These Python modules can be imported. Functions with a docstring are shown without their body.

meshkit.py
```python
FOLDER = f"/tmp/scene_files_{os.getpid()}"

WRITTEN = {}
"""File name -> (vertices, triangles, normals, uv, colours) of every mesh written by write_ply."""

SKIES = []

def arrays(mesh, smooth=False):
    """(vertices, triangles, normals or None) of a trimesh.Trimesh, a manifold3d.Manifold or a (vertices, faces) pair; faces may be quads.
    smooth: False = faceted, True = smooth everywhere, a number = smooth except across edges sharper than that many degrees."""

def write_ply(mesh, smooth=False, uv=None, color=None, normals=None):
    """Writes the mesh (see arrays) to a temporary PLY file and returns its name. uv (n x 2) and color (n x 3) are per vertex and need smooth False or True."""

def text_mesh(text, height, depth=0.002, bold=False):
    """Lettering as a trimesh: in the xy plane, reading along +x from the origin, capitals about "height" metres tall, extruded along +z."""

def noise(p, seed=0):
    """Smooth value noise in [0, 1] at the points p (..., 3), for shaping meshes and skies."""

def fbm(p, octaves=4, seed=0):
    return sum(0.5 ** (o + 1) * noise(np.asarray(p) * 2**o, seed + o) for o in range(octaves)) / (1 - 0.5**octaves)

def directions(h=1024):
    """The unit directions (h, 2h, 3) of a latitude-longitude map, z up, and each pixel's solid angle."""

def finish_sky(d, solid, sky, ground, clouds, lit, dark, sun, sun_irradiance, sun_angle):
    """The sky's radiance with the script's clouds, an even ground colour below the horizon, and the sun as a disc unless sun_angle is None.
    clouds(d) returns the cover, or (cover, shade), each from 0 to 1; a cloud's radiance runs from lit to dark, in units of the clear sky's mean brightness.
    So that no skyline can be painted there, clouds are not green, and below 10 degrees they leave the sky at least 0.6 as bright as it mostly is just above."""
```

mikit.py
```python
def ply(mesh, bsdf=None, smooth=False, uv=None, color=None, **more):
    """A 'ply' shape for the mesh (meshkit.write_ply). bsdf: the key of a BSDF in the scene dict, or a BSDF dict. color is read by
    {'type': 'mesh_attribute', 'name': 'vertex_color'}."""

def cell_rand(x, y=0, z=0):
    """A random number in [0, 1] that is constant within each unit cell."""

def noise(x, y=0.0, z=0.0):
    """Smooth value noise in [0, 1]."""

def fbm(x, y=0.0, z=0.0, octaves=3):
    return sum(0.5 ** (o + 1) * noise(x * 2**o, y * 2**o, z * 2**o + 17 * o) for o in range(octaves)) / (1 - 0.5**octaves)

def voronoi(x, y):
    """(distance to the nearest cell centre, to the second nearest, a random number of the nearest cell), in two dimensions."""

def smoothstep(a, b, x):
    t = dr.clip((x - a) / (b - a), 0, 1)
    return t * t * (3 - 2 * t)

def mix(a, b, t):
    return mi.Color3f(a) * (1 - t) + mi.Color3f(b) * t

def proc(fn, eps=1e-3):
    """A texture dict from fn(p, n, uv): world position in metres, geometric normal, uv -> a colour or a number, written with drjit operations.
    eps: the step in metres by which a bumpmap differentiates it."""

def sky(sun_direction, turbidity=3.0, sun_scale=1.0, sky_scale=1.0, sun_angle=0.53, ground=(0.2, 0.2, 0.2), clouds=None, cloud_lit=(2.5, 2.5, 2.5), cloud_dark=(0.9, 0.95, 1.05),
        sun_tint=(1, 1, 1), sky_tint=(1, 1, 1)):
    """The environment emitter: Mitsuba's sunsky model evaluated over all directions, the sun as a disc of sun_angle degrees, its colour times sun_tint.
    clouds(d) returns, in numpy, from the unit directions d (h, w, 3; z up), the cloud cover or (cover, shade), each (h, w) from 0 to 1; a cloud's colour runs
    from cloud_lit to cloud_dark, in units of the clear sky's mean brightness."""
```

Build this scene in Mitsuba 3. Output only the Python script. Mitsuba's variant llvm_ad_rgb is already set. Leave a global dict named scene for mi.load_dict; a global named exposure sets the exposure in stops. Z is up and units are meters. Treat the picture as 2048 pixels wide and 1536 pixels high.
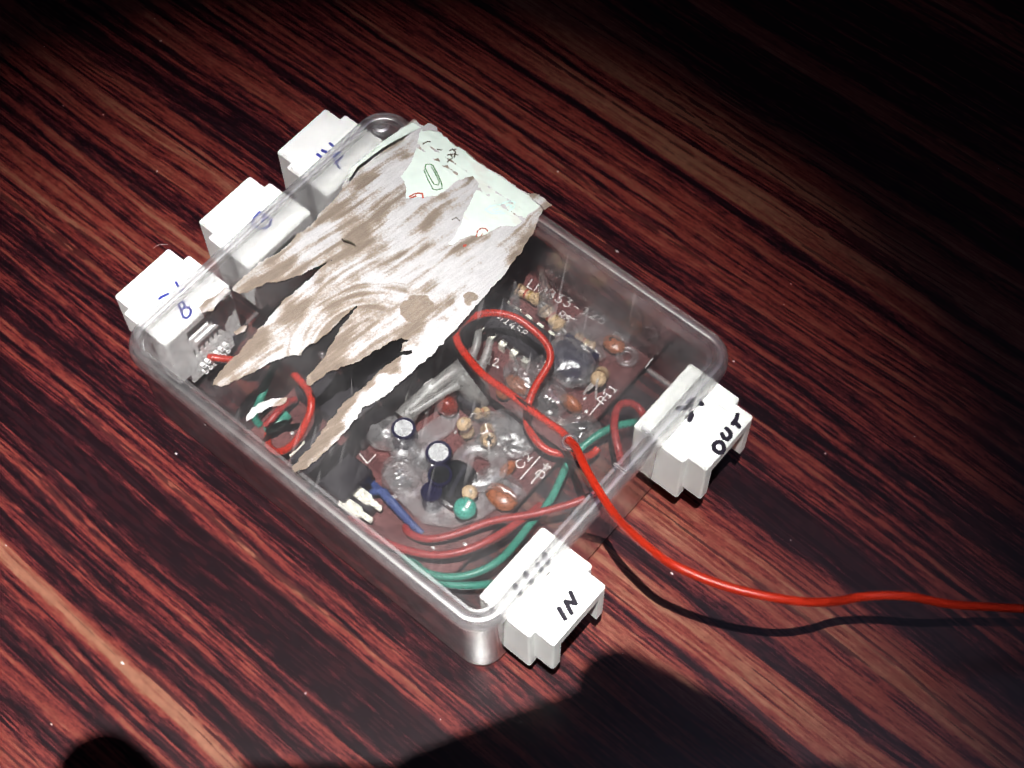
"""A clear plastic box with five white line sockets, a glued circuit board and a torn paper sticker on a dark wood table, under one lamp."""
import math, random
import numpy as np, trimesh, manifold3d as m3
import shapely.geometry as sg
from shapely import affinity
from scipy.interpolate import CubicSpline
from scipy.spatial import Delaunay
import drjit as dr
import mitsuba as mi
import meshkit, mikit
from mikit import proc, noise, fbm, smoothstep, mix, voronoi, cell_rand

T = mi.ScalarTransform4f
S = 0.00065                      # metres per modelling unit (all lengths below are in these units: the box is 120 long = 78 mm)
scene, labels = {}, {}

# ------------------------------------------------------------------ camera, light, exposure
CAM = np.array([146.43, -135.85, 377.83])
AXIS = np.array([-0.31535, 0.36020, -0.87796]); DOWN = np.array([0.56406, -0.67285, -0.47865]); RIGHT = np.array([0.76314, 0.64617, -0.00901])
scene['camera'] = {'type': 'thinlens', 'fov': 35.1046, 'fov_axis': 'x', 'near_clip': 0.004, 'far_clip': 20.0,
                   'aperture_radius': 1.0 * S, 'focus_distance': 432 * S,
                   'to_world': T().look_at(origin=(CAM * S).tolist(), target=((CAM + AXIS * 100) * S).tolist(), up=(-DOWN).tolist())}
exposure = 0.0
LAMP = np.array([330.0, -400.0, 2000.0]); AIM = np.array([8.0, -70.0, 0.0])   # where the torch hangs and where its pool of light is centred
LAMP_RADIANCE = 262000.0
AMBIENT = (0.009, 0.008, 0.012)
SHEEN_PANEL = (0.62, 0.56, 0.86)  # radiance of the emitter added overhead for bluish sheen and fill
scene['room_light'] = {'type': 'constant', 'radiance': {'type': 'rgb', 'value': list(AMBIENT)}}


# ------------------------------------------------------------------ helpers
def rgb(*c):
    return {'type': 'rgb', 'value': list(c)}


def two(d):
    return {'type': 'twosided', 'bsdf': d}


def mat(name, color, rough=0.4, spec=0.5, metal=0.0, **k):
    scene[name] = two({'type': 'principled', 'base_color': color if isinstance(color, dict) else rgb(*color), 'roughness': rough, 'specular': spec, 'metallic': metal, **k})


def free(key):
    if key not in scene and key not in labels:
        return key
    n = 1
    while f'{key}_{n:03d}' in scene or f'{key}_{n:03d}' in labels:
        n += 1
    return f'{key}_{n:03d}'


def thing(name, label, cat, group=None, kind=None):
    k = free(name)
    labels[k] = {'label': label, 'category': cat}
    if group: labels[k]['group'] = group
    if kind: labels[k]['kind'] = kind
    return k


def obj(name, mesh, bsdf, parent=None, smooth=35, label=None):
    """ONE mesh of the scene; with a parent it is keyed parent__name."""
    k = free(f'{parent}__{name}' if parent else name)
    if isinstance(mesh, m3.Manifold):
        q = mesh.to_mesh(); mesh = trimesh.Trimesh(np.array(q.vert_properties)[:, :3], np.array(q.tri_verts), process=False)
    mesh = mesh.copy(); mesh.apply_scale(S)
    scene[k] = mikit.ply(mesh, bsdf, smooth=smooth)
    if label: labels[k] = {'label': label}
    return k


def single(name, mesh, bsdf, label, cat, group=None, kind=None, smooth=35):
    k = obj(name, mesh, bsdf, None, smooth)
    labels[k] = {'label': label, 'category': cat}
    if group: labels[k]['group'] = group
    if kind: labels[k]['kind'] = kind
    return k


def join(ms):
    return trimesh.util.concatenate([m for m in ms if m is not None])


def man(mesh):
    mesh = trimesh.Trimesh(mesh.vertices, mesh.faces, process=True)
    return m3.Manifold(m3.Mesh(np.asarray(mesh.vertices, np.float32), np.asarray(mesh.faces, np.uint32)))


def tri(m):
    q = m.to_mesh()
    return trimesh.Trimesh(np.array(q.vert_properties)[:, :3], np.array(q.tri_verts), process=False)


def box(x0, x1, y0, y1, z0, z1, c=0.0):
    """A box, its edges chamfered by c."""
    if c <= 0:
        m = trimesh.creation.box((x1 - x0, y1 - y0, z1 - z0)); m.apply_translation(((x0 + x1) / 2, (y0 + y1) / 2, (z0 + z1) / 2)); return m
    p = []
    for sx in (0, 1):
        for sy in (0, 1):
            for sz in (0, 1):
                a = np.array([(x0, x1)[sx], (y0, y1)[sy], (z0, z1)[sz]], float); d = c * np.array([1 - 2 * sx, 1 - 2 * sy, 1 - 2 * sz])
                p += [a + d * np.array(w) for w in ((0, 1, 1), (1, 0, 1), (1, 1, 0))]
    return trimesh.convex.convex_hull(np.array(p))


def extrude(poly, z0, z1):
    ms = []
    for g in getattr(poly, 'geoms', [poly]):
        if g.area > 1e-4:
            m = trimesh.creation.extrude_polygon(g, z1 - z0, engine='earcut'); m.apply_translation((0, 0, z0)); ms.append(m)
    return join(ms)


def spline(pts, step=1.0):
    p = np.asarray(pts, float)
    if len(p) < 3:
        return p
    t = np.r_[0, np.cumsum(np.linalg.norm(np.diff(p, axis=0), axis=1) ** 0.6)]
    cs = CubicSpline(t, p)
    n = max(6, int(np.linalg.norm(np.diff(p, axis=0), axis=1).sum() / step))
    return cs(np.linspace(0, t[-1], n))


def tube(pts, r, sides=12, step=1.2, curve=True):
    """A round wire through the points, with closed ends; r a number or one per point of the path."""
    p = spline(pts, step) if curve else np.asarray(pts, float)
    rr = np.broadcast_to(np.interp(np.linspace(0, 1, len(p)), np.linspace(0, 1, np.size(r)), np.ravel(r)), (len(p),))
    t = np.gradient(p, axis=0); t /= np.linalg.norm(t, axis=1, keepdims=True) + 1e-12
    a = np.cross(t[0], (0, 0, 1) if abs(t[0][2]) < .9 else (1, 0, 0)); a /= np.linalg.norm(a)
    ang = np.arange(sides) * 2 * np.pi / sides
    v = []
    for i in range(len(p)):
        a = a - t[i] * (a @ t[i]); a /= np.linalg.norm(a); b = np.cross(t[i], a)
        v.append(p[i] + rr[i] * (np.cos(ang)[:, None] * a + np.sin(ang)[:, None] * b))
    v = np.vstack(v + [p[:1], p[-1:]]); n = len(p); f = []
    for i in range(n - 1):
        for j in range(sides):
            k = (j + 1) % sides; q = i * sides
            f += [[q + j, q + k, q + sides + k], [q + j, q + sides + k, q + sides + j]]
    for j in range(sides):
        k = (j + 1) % sides
        f += [[n * sides, k, j], [n * sides + 1, (n - 1) * sides + j, (n - 1) * sides + k]]
    return trimesh.Trimesh(v, np.array(f), process=False)


def lathe(c, prof, axis=(0, 0, 1), n=24):
    """A solid of revolution: prof = (radius, height) pairs along the axis from the point c."""
    m = trimesh.creation.revolve(np.array(prof, float), sections=n)
    ax = np.asarray(axis, float) / np.linalg.norm(axis)
    m.apply_transform(trimesh.geometry.align_vectors((0, 0, 1), ax)); m.apply_translation(c)
    return m


def blob(c, r, seed=0, amp=0.18, sub=3, freq=2.0, flat=None):
    """A lumpy drop of glue with radii r about c; flat cuts it off at that height."""
    m = trimesh.creation.icosphere(subdivisions=sub)
    v = m.vertices; k = 1 + amp * (meshkit.fbm(v * freq + 31 * seed + 50, 3, seed) - 0.5) * 2
    v = v * k[:, None] * np.asarray(r) + np.asarray(c)
    if flat is not None:
        v[:, 2] = np.maximum(v[:, 2], flat)
    return trimesh.Trimesh(v, m.faces, process=False)


DIV = 24


def ring_xy(hx, hy, r, n=9):
    r = max(r, 0.4); out = []
    for k, (sx, sy) in enumerate(((1, 1), (-1, 1), (-1, -1), (1, -1))):
        a = np.linspace(k * np.pi / 2, (k + 1) * np.pi / 2, n)
        out.append(np.c_[sx * (hx - r) + r * np.cos(a), sy * (hy - r) + r * np.sin(a)])
    full = []
    for k in range(4):                       # the straight sides are divided too
        b = out[(k + 1) % 4][0]; full += [out[k], out[k][-1] + (b - out[k][-1]) * (np.arange(1, DIV)[:, None] / DIV)]
    return np.vstack(full)


def loft(profile, hx, hy, r, n=9):
    """A closed solid whose rounded-rectangle outline runs through (inset, height) pairs, capped at both ends."""
    rings = [np.c_[ring_xy(hx - d, hy - d, r - d, n), np.full(4 * (n + DIV - 1), z)] for d, z in profile]
    m = 4 * (n + DIV - 1); v = np.vstack(rings + [[[0, 0, profile[0][1]]], [[0, 0, profile[-1][1]]]]); f = []
    for i in range(len(rings) - 1):
        for j in range(m):
            k = (j + 1) % m
            f += [[i * m + j, i * m + k, (i + 1) * m + k], [i * m + j, (i + 1) * m + k, (i + 1) * m + j]]
    e = len(rings) * m
    for j in range(m):
        k = (j + 1) % m
        f += [[e, k, j], [e + 1, e - m + j, e - m + k]]
    return trimesh.Trimesh(v, np.array(f), process=False)


def rough_edge(poly, amp, step=0.6, seed=0):
    """The polygon with a fibrous, torn outline."""
    poly = poly if poly.geom_type == 'Polygon' else max(poly.geoms, key=lambda q: q.area)
    g = poly.segmentize(step); c = np.array(g.exterior.coords)[:-1]
    d = np.roll(c, -1, 0) - np.roll(c, 1, 0); n = np.c_[d[:, 1], -d[:, 0]] / (np.linalg.norm(d, axis=1, keepdims=True) + 1e-9)
    k = meshkit.fbm(np.c_[c * 0.9, np.zeros(len(c))] + 40, 4, seed) - 0.5
    return sg.Polygon(c + n * (k * 2 * amp)[:, None]).buffer(0)


def sheet(poly, zfn, thick, step=1.2):
    """A thin solid sheet over the polygon: its upper face lies at zfn(x, y)."""
    poly = poly if poly.geom_type == 'Polygon' else max(poly.geoms, key=lambda g: g.area)
    b = poly.segmentize(step * 0.8); loops = [np.array(b.exterior.coords)[:-1]] + [np.array(i.coords)[:-1] for i in b.interiors]
    x0, y0, x1, y1 = poly.bounds
    gx, gy = np.meshgrid(np.arange(x0, x1, step), np.arange(y0, y1, step)); rng = np.random.default_rng(5)
    g = np.c_[gx.ravel(), gy.ravel()] + rng.uniform(-.2, .2, (gx.size, 2)) * step
    import shapely
    inner = poly.buffer(-step * 0.45)
    g = g[shapely.contains_xy(inner, g[:, 0], g[:, 1])] if not inner.is_empty else g[:0]
    p = np.vstack(loops + [g]); d = Delaunay(p).simplices
    cen = p[d].mean(1); d = d[shapely.contains_xy(poly, cen[:, 0], cen[:, 1])]
    a = p[d]; flip = np.cross(a[:, 1] - a[:, 0], a[:, 2] - a[:, 0]) < 0; d[flip] = d[flip][:, ::-1]
    n = len(p); z = zfn(p[:, 0], p[:, 1])
    v = np.vstack([np.c_[p, z], np.c_[p, z - thick]])
    e = np.sort(np.vstack([d[:, [0, 1]], d[:, [1, 2]], d[:, [2, 0]]]), 1); directed = np.vstack([d[:, [0, 1]], d[:, [1, 2]], d[:, [2, 0]]])
    _, inv, cnt = np.unique(e, axis=0, return_inverse=True, return_counts=True)
    rim = directed[cnt[inv.ravel()] == 1]
    side = np.vstack([np.c_[rim[:, 1], rim[:, 0], rim[:, 0] + n], np.c_[rim[:, 1], rim[:, 0] + n, rim[:, 1] + n]])
    return trimesh.Trimesh(v, np.vstack([d, d[:, ::-1] + n, side]), process=False)


def stroke(lines, width, z0, z1):
    """Pen strokes: polylines in the plane, width wide, lying from z0 to z1."""
    return extrude(sg.MultiLineString([l for l in lines]).buffer(width / 2, quad_segs=4), z0, z1)


# ------------------------------------------------------------------ materials
def wood(p, n, uv):
    x, y = p.x / S, p.y / S
    v = y + (fbm(x * 0.0055 + 3, y * 0.02 + 7, 0, 2) - 0.5) * 7 + (noise(x * 0.03, y * 0.15) - 0.5) * 1.4 + (noise(x * 0.09, y * 0.5) - 0.5) * 0.3
    big = fbm(v * 0.040 + 11, x * 0.0012, 0, 2)
    mid = fbm(v * 0.165, x * 0.0026 + 5, 0, 4)
    fine = fbm(v * 0.62 + 9, x * 0.0065, 0, 3)
    pore = noise(v * 2.7, x * 0.085)
    pore2 = noise(v * 1.9 + 3, x * 0.24)
    grit = noise(v * 6.0 + 3, x * 0.7) - 0.5 + 0.6 * (noise(v * 3.1, x * 1.6 + 9) - 0.5)
    t = 0.17 * big + 0.49 * mid + 0.34 * fine + (pore - 0.5) * 0.11 + (pore2 - 0.5) * 0.085 + grit * 0.065
    dark = smoothstep(0.455, 0.575, t)
    c = mix((0.108, 0.0190, 0.0150), (0.172, 0.073, 0.046), smoothstep(0.42, 0.24, t))
    c = mix((0.046, 0.0066, 0.0090), c, smoothstep(0.51, 0.39, t))
    c = mix(c, (0.0060, 0.0014, 0.0030), dark * (0.80 + 0.20 * smoothstep(0.25, 0.55, pore2)))
    hair = smoothstep(0.68, 0.80, noise(v * 1.35 + 31, x * 0.018)) * smoothstep(0.3, 0.6, pore2 + 0.15)
    c = mix(c, (0.014, 0.004, 0.006), hair * 0.7)
    return c * (0.86 + 0.28 * fbm(x * 0.6, y * 0.9, 0, 2))


def wood_bump(p, n, uv):
    return 0.00003 * noise(p.y / S * 2.6, p.x / S * 0.16)


scene['wood'] = two({'type': 'principled', 'base_color': proc(wood), 'roughness': 0.29, 'specular': 0.36})


def haze(lo, hi, scale):
    def f(p, n, uv):
        a = fbm(p.x / S * scale + 3, p.y / S * scale, p.z / S * scale, 4)
        s = smoothstep(0.80, 0.86, noise(p.x / S * 0.9 + p.y / S * 0.5, (p.y / S - 0.6 * p.x / S) * 0.06)) * smoothstep(0.6, 0.8, noise(p.x / S * 0.05, p.y / S * 0.05))
        return lo + (hi - lo) * smoothstep(0.3, 0.75, a) + 0.05 * s
    return proc(f)


scene['clear_lid'] = {'type': 'blendbsdf', 'weight': haze(0.006, 0.030, 0.09), 'a': {'type': 'thindielectric', 'int_ior': 1.5}, 'b': two({'type': 'diffuse', 'reflectance': rgb(0.58, 0.56, 0.57)})}


def glossy_clear(name, shine, alpha, dull, tone=(0.45, 0.44, 0.445)):
    # clear moulded plastic: mostly see-through, a rough gloss on its curves and a little dullness in the moulding
    scene[name] = {'type': 'blendbsdf', 'weight': shine, 'a': {'type': 'blendbsdf', 'weight': dull, 'a': {'type': 'thindielectric', 'int_ior': 1.5},
                   'b': two({'type': 'diffuse', 'reflectance': rgb(*tone)})}, 'b': two({'type': 'roughconductor', 'material': 'none', 'alpha': alpha})}


glossy_clear('clear_rim', 0.18, 0.16, haze(0.04, 0.12, 0.30))
glossy_clear('clear_tray', 0.06, 0.15, haze(0.008, 0.035, 0.12), (0.42, 0.38, 0.385))
glossy_clear('glue', 0.055, 0.13, haze(0.08, 0.22, 0.5))
glossy_clear('glue_clear', 0.05, 0.10, haze(0.03, 0.12, 0.5))
glossy_clear('glue_grey', 0.03, 0.2, haze(0.30, 0.55, 0.4), (0.26, 0.255, 0.245))
mat('white_plastic', (0.70, 0.70, 0.69), 0.33, 0.5)
mat('white_plastic_old', (0.70, 0.71, 0.685), 0.36, 0.5)
mat('ink_blue', (0.018, 0.024, 0.19), 0.5, 0.3)
mat('ink_black', (0.008, 0.006, 0.012), 0.35)
mat('wire_red', (0.30, 0.0155, 0.006), 0.33, 0.4)
mat('wire_red_dull', (0.20, 0.020, 0.019), 0.42, 0.4)
mat('wire_green', (0.022, 0.145, 0.105), 0.40, 0.45)
mat('lead_blue', (0.028, 0.045, 0.13), 0.4)
mat('black_plastic', (0.013, 0.011, 0.014), 0.38, 0.5)
mat('metal', (0.74, 0.74, 0.72), 0.30, 0.5, 0.5)
mat('tin', (0.66, 0.65, 0.56), 0.45, 0.5, 0.25)
mat('resistor_body', (0.33, 0.23, 0.135), 0.4)
mat('band_red', (0.25, 0.03, 0.015), 0.4)
mat('band_brown', (0.10, 0.045, 0.02), 0.4)
mat('band_gold', (0.45, 0.30, 0.09), 0.35, 0.5, 0.6)
mat('sleeve_blue', (0.007, 0.006, 0.024), 0.3, 0.45)
mat('sleeve_black', (0.010, 0.011, 0.012), 0.15, 0.7)
mat('cap_top', (0.36, 0.365, 0.37), 0.5, 0.5, 0.2)
mat('film_orange', (0.19, 0.060, 0.025), 0.35)
mat('film_red', (0.12, 0.018, 0.012), 0.25, 0.6)
mat('ceramic_teal', (0.030, 0.21, 0.16), 0.35)
mat('silk', (0.50, 0.49, 0.47), 0.6)
mat('print_green', (0.035, 0.13, 0.030), 0.7)
mat('print_teal', (0.42, 0.66, 0.62), 0.7)
mat('print_red', (0.30, 0.035, 0.02), 0.7)
mat('grime', (0.05, 0.04, 0.025), 0.8)
mat('lamp_black', (0.02, 0.02, 0.02), 0.5)
mat('skin', (0.45, 0.25, 0.17), 0.5)
mat('camera_grey', (0.08, 0.08, 0.085), 0.4)


def board_fn(p, n, uv):
    x, y = p.x / S, p.y / S
    a = fbm(x * 0.2, y * 0.2, 0, 3)
    trk = smoothstep(0.47, 0.53, noise(x * 0.16 + 8, y * 0.30 + 2))
    c = mix((0.058, 0.014, 0.014), (0.090, 0.028, 0.027), trk)
    return c * (0.75 + 0.5 * a)


mat('board', proc(board_fn), 0.42, 0.5)


def paper_fn(p, n, uv):
    x, y = p.x / S, p.y / S
    al, ac = 0.16 * x + 0.985 * y, 0.985 * x - 0.16 * y
    # brushed strokes of dried glue; some were wiped in arcs about the fingers of the sheet, over the straight ones
    c0 = (-11.44, -10.48, 33)
    dx, dy = x - c0[0], y - c0[1]
    d = dr.sqrt(dx * dx + dy * dy * 0.8)
    w = (fbm(x * 0.06, y * 0.06 + 4, 0, 2) - 0.5) * 2.5
    lump = fbm(x * 0.15 + 5, y * 0.15, 0, 3)

    def strokes(a, b):
        return 0.44 * fbm((a + w) * 0.34 + 2, b * 0.045, 0, 3) + 0.22 * fbm((a + w) * 1.0, b * 0.08 + 6, 0, 2) + 0.34 * lump

    on = smoothstep(7, 12, d) * smoothstep(0.35, 0.62, smoothstep(25, 15, d) * smoothstep(5, -6, dx) * 0.66 + (noise(d * 0.8, x * 0.08) - 0.5) * 0.4)
    straight, arcs = strokes(ac, al), strokes(d * 0.9 + 7, (dx + dy) * 0.9)
    t = straight * (1 - on) + arcs * on + 0.06 * smoothstep(6, -16, y) + 0.035 * smoothstep(-26, -44, x)
    edge = x - 2.6 + 0.0065 * dr.square(dr.maximum(y - 10, 0)) + (fbm(y * 0.22, x * 0.05, 3, 3) - 0.5) * 7
    t = t - 0.30 * smoothstep(-7.5, -3.6, edge) * smoothstep(36, 28, y) * smoothstep(-34, -28, y) + 0.22 * smoothstep(-4, -12, y) * smoothstep(-9, -6, edge) * smoothstep(-3.2, -4.6, edge)
    for cx, cy, r in ((-1.0, 17.6, 1.9), (-9.5, 7.0, 4.2)):
        q = dr.sqrt(dr.square(x - cx) + dr.square((y - cy) * 0.9)) + (noise(x * 0.7, y * 0.7) - 0.5) * 1.4
        t = dr.maximum(t, 0.60 * smoothstep(r + 0.9, r - 0.8, q))
    k = smoothstep(0.425, 0.60, t + (noise(x * 2.6, y * 2.6) - 0.5) * 0.07)
    fib = noise(ac * 3.1, al * 0.5) * 0.5 + noise(x * 5, y * 5) * 0.5
    white = mi.Color3f(0.42, 0.41, 0.412) * (0.80 + 0.32 * fib)
    tan = mix((0.205, 0.156, 0.115), (0.140, 0.102, 0.073), smoothstep(0.53, 0.66, t)) * (0.78 + 0.42 * fib)
    return mix(white, tan, k * 0.92)


def paper_height(p, n, uv):
    x, y = p.x / S, p.y / S
    al, ac = 0.16 * x + 0.985 * y, 0.985 * x - 0.16 * y
    return S * (0.35 * fbm(ac * 0.45, al * 0.07, 0, 3) + 0.10 * noise(ac * 3, al * 0.6))


scene['paper_torn'] = two({'type': 'bumpmap', 'texture': proc(paper_height, 6e-5), 'scale': 1.0, 'bsdf': {'type': 'principled', 'base_color': proc(paper_fn), 'roughness': 0.75, 'specular': 0.25}})


def mint_fn(p, n, uv):
    x, y = p.x / S, p.y / S
    a = fbm(x * 0.35, y * 0.35, 0, 3)
    smear = smoothstep(0.56, 0.72, fbm(x * 0.14 + 4, y * 0.3, 2, 3))
    return mix(mix((0.56, 0.63, 0.575), (0.49, 0.555, 0.51), a), (0.50, 0.50, 0.46), smear * 0.7)


mat('paper_mint', proc(mint_fn), 0.6, 0.3)

# ------------------------------------------------------------------ the setting: table
tb = box(-620, 700, -560, 620, -46, 0, 1.5)
single('table', tb, 'wood', 'dark red-brown wood grain table top under the box', 'table', kind='structure')

# ------------------------------------------------------------------ clear box
H_TRAY, LX, LY, RC = 30.0, 60.0, 49.0, 8.5
SOCKETS = [('nw', -28.9), ('nw', 0.8), ('nw', 29.9), ('se', 28.3), ('se', -28.8)]


def socket_xy(side, yc, u, v):
    """Where a point of a socket stands: u outwards from its inner face, v along the wall."""
    return (-51.5 - u, yc - v) if side == 'nw' else (51.3 + u, yc + v)


bx_ = thing('clear_box', 'small clear plastic box with rounded rim, white sockets in its ends', 'plastic box')
tray = man(loft([(3.2, 0.0), (2.0, 0.5), (1.3, 1.6), (1.0, 3.4), (0.6, 16), (0.35, H_TRAY), (1.9, H_TRAY), (2.2, 16), (2.7, 3.6), (3.4, 2.1), (4.8, 1.5)], LX - 0.65, LY - 0.65, RC - 0.65))
for side, yc in SOCKETS:
    a, b = socket_xy(side, yc, 5.0, -11.6), socket_xy(side, yc, 13.0, 11.6)
    tray = tray - man(box(min(a[0], b[0]), max(a[0], b[0]), min(a[1], b[1]), max(a[1], b[1]), 9.2, 40))
obj('tray', tray, 'clear_tray', bx_, smooth=32)
HOLE = (43.32, 2.47, 32.8)
lid = man(loft([(5.2, 31.3), (5.2, 30.5), (4.0, 30.35), (0.0, 30.35), (0.0, 31.9), (0.15, 32.5), (0.5, 33.4), (0.95, 34.045), (1.3, 34.177), (1.7, 34.27), (2.1, 34.3), (2.5, 34.27), (2.9, 34.177), (3.25, 34.045), (3.65, 33.4), (3.8, 32.95), (3.9, 32.8)], LX, LY, RC, 11))
lid = lid - man(trimesh.creation.cylinder(1.5, 6, transform=trimesh.transformations.translation_matrix((HOLE[0], HOLE[1], 32)), sections=24))
lm = tri(lid)
lv = lm.vertices.copy(); top = np.clip((lv[:, 2] - 33) / 1.0, 0, 1)
lv[:, 2] += top * (meshkit.fbm(np.c_[lv[:, 0] * .35, lv[:, 1] * .35, 0 * lv[:, 2]] + 30, 2, 3) - .5) * .09      # slightly uneven moulding
lm = trimesh.Trimesh(lv, lm.faces, process=False)
# the flat panel and the rim of the lid are two meshes of one moulding: the rim catches more light
flat_faces = (np.abs(lm.face_normals[:, 2]) > 0.999) & (np.abs(lm.triangles_center[:, 0]) < LX - 4.2) & (np.abs(lm.triangles_center[:, 1]) < LY - 4.2)
lidk = obj('lid', lm.submesh([np.nonzero(flat_faces)[0]], append=True), 'clear_lid', bx_, smooth=False)
obj('rim', lm.submesh([np.nonzero(~flat_faces)[0]], append=True), 'clear_rim', lidk, smooth=40)
rg = trimesh.creation.torus(1.75, 0.45, 26, 10); rg.apply_translation((HOLE[0], HOLE[1], 33.0)); obj('hole_burr', rg, 'clear_rim', lidk)
# moulded catches and nicks on the lid and the long wall
for p in ((-17.73, -45.8, 20), (-19.05, -17.59, 31)):
    obj('catch', blob(p, (1.3, 0.9, 1.5), 3, 0.1, 2), 'clear_rim', bx_)
for p in ((56.9, 4.38, 34.2), (55.92, 16.12, 34.2)):
    obj('moulding_mark', box(p[0] - 1.9, p[0] + 1.9, p[1] - 0.35, p[1] + 0.35, 33.2, 34.5, 0.2), 'clear_rim', lidk)
obj('post', lathe((-55.0, 43.2, 30.9), [(0, 0), (2.4, 0), (2.4, 1.9), (1.6, 2.2), (1.4, 1.4), (0, 1.4)], n=28), 'clear_rim', lidk)

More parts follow.
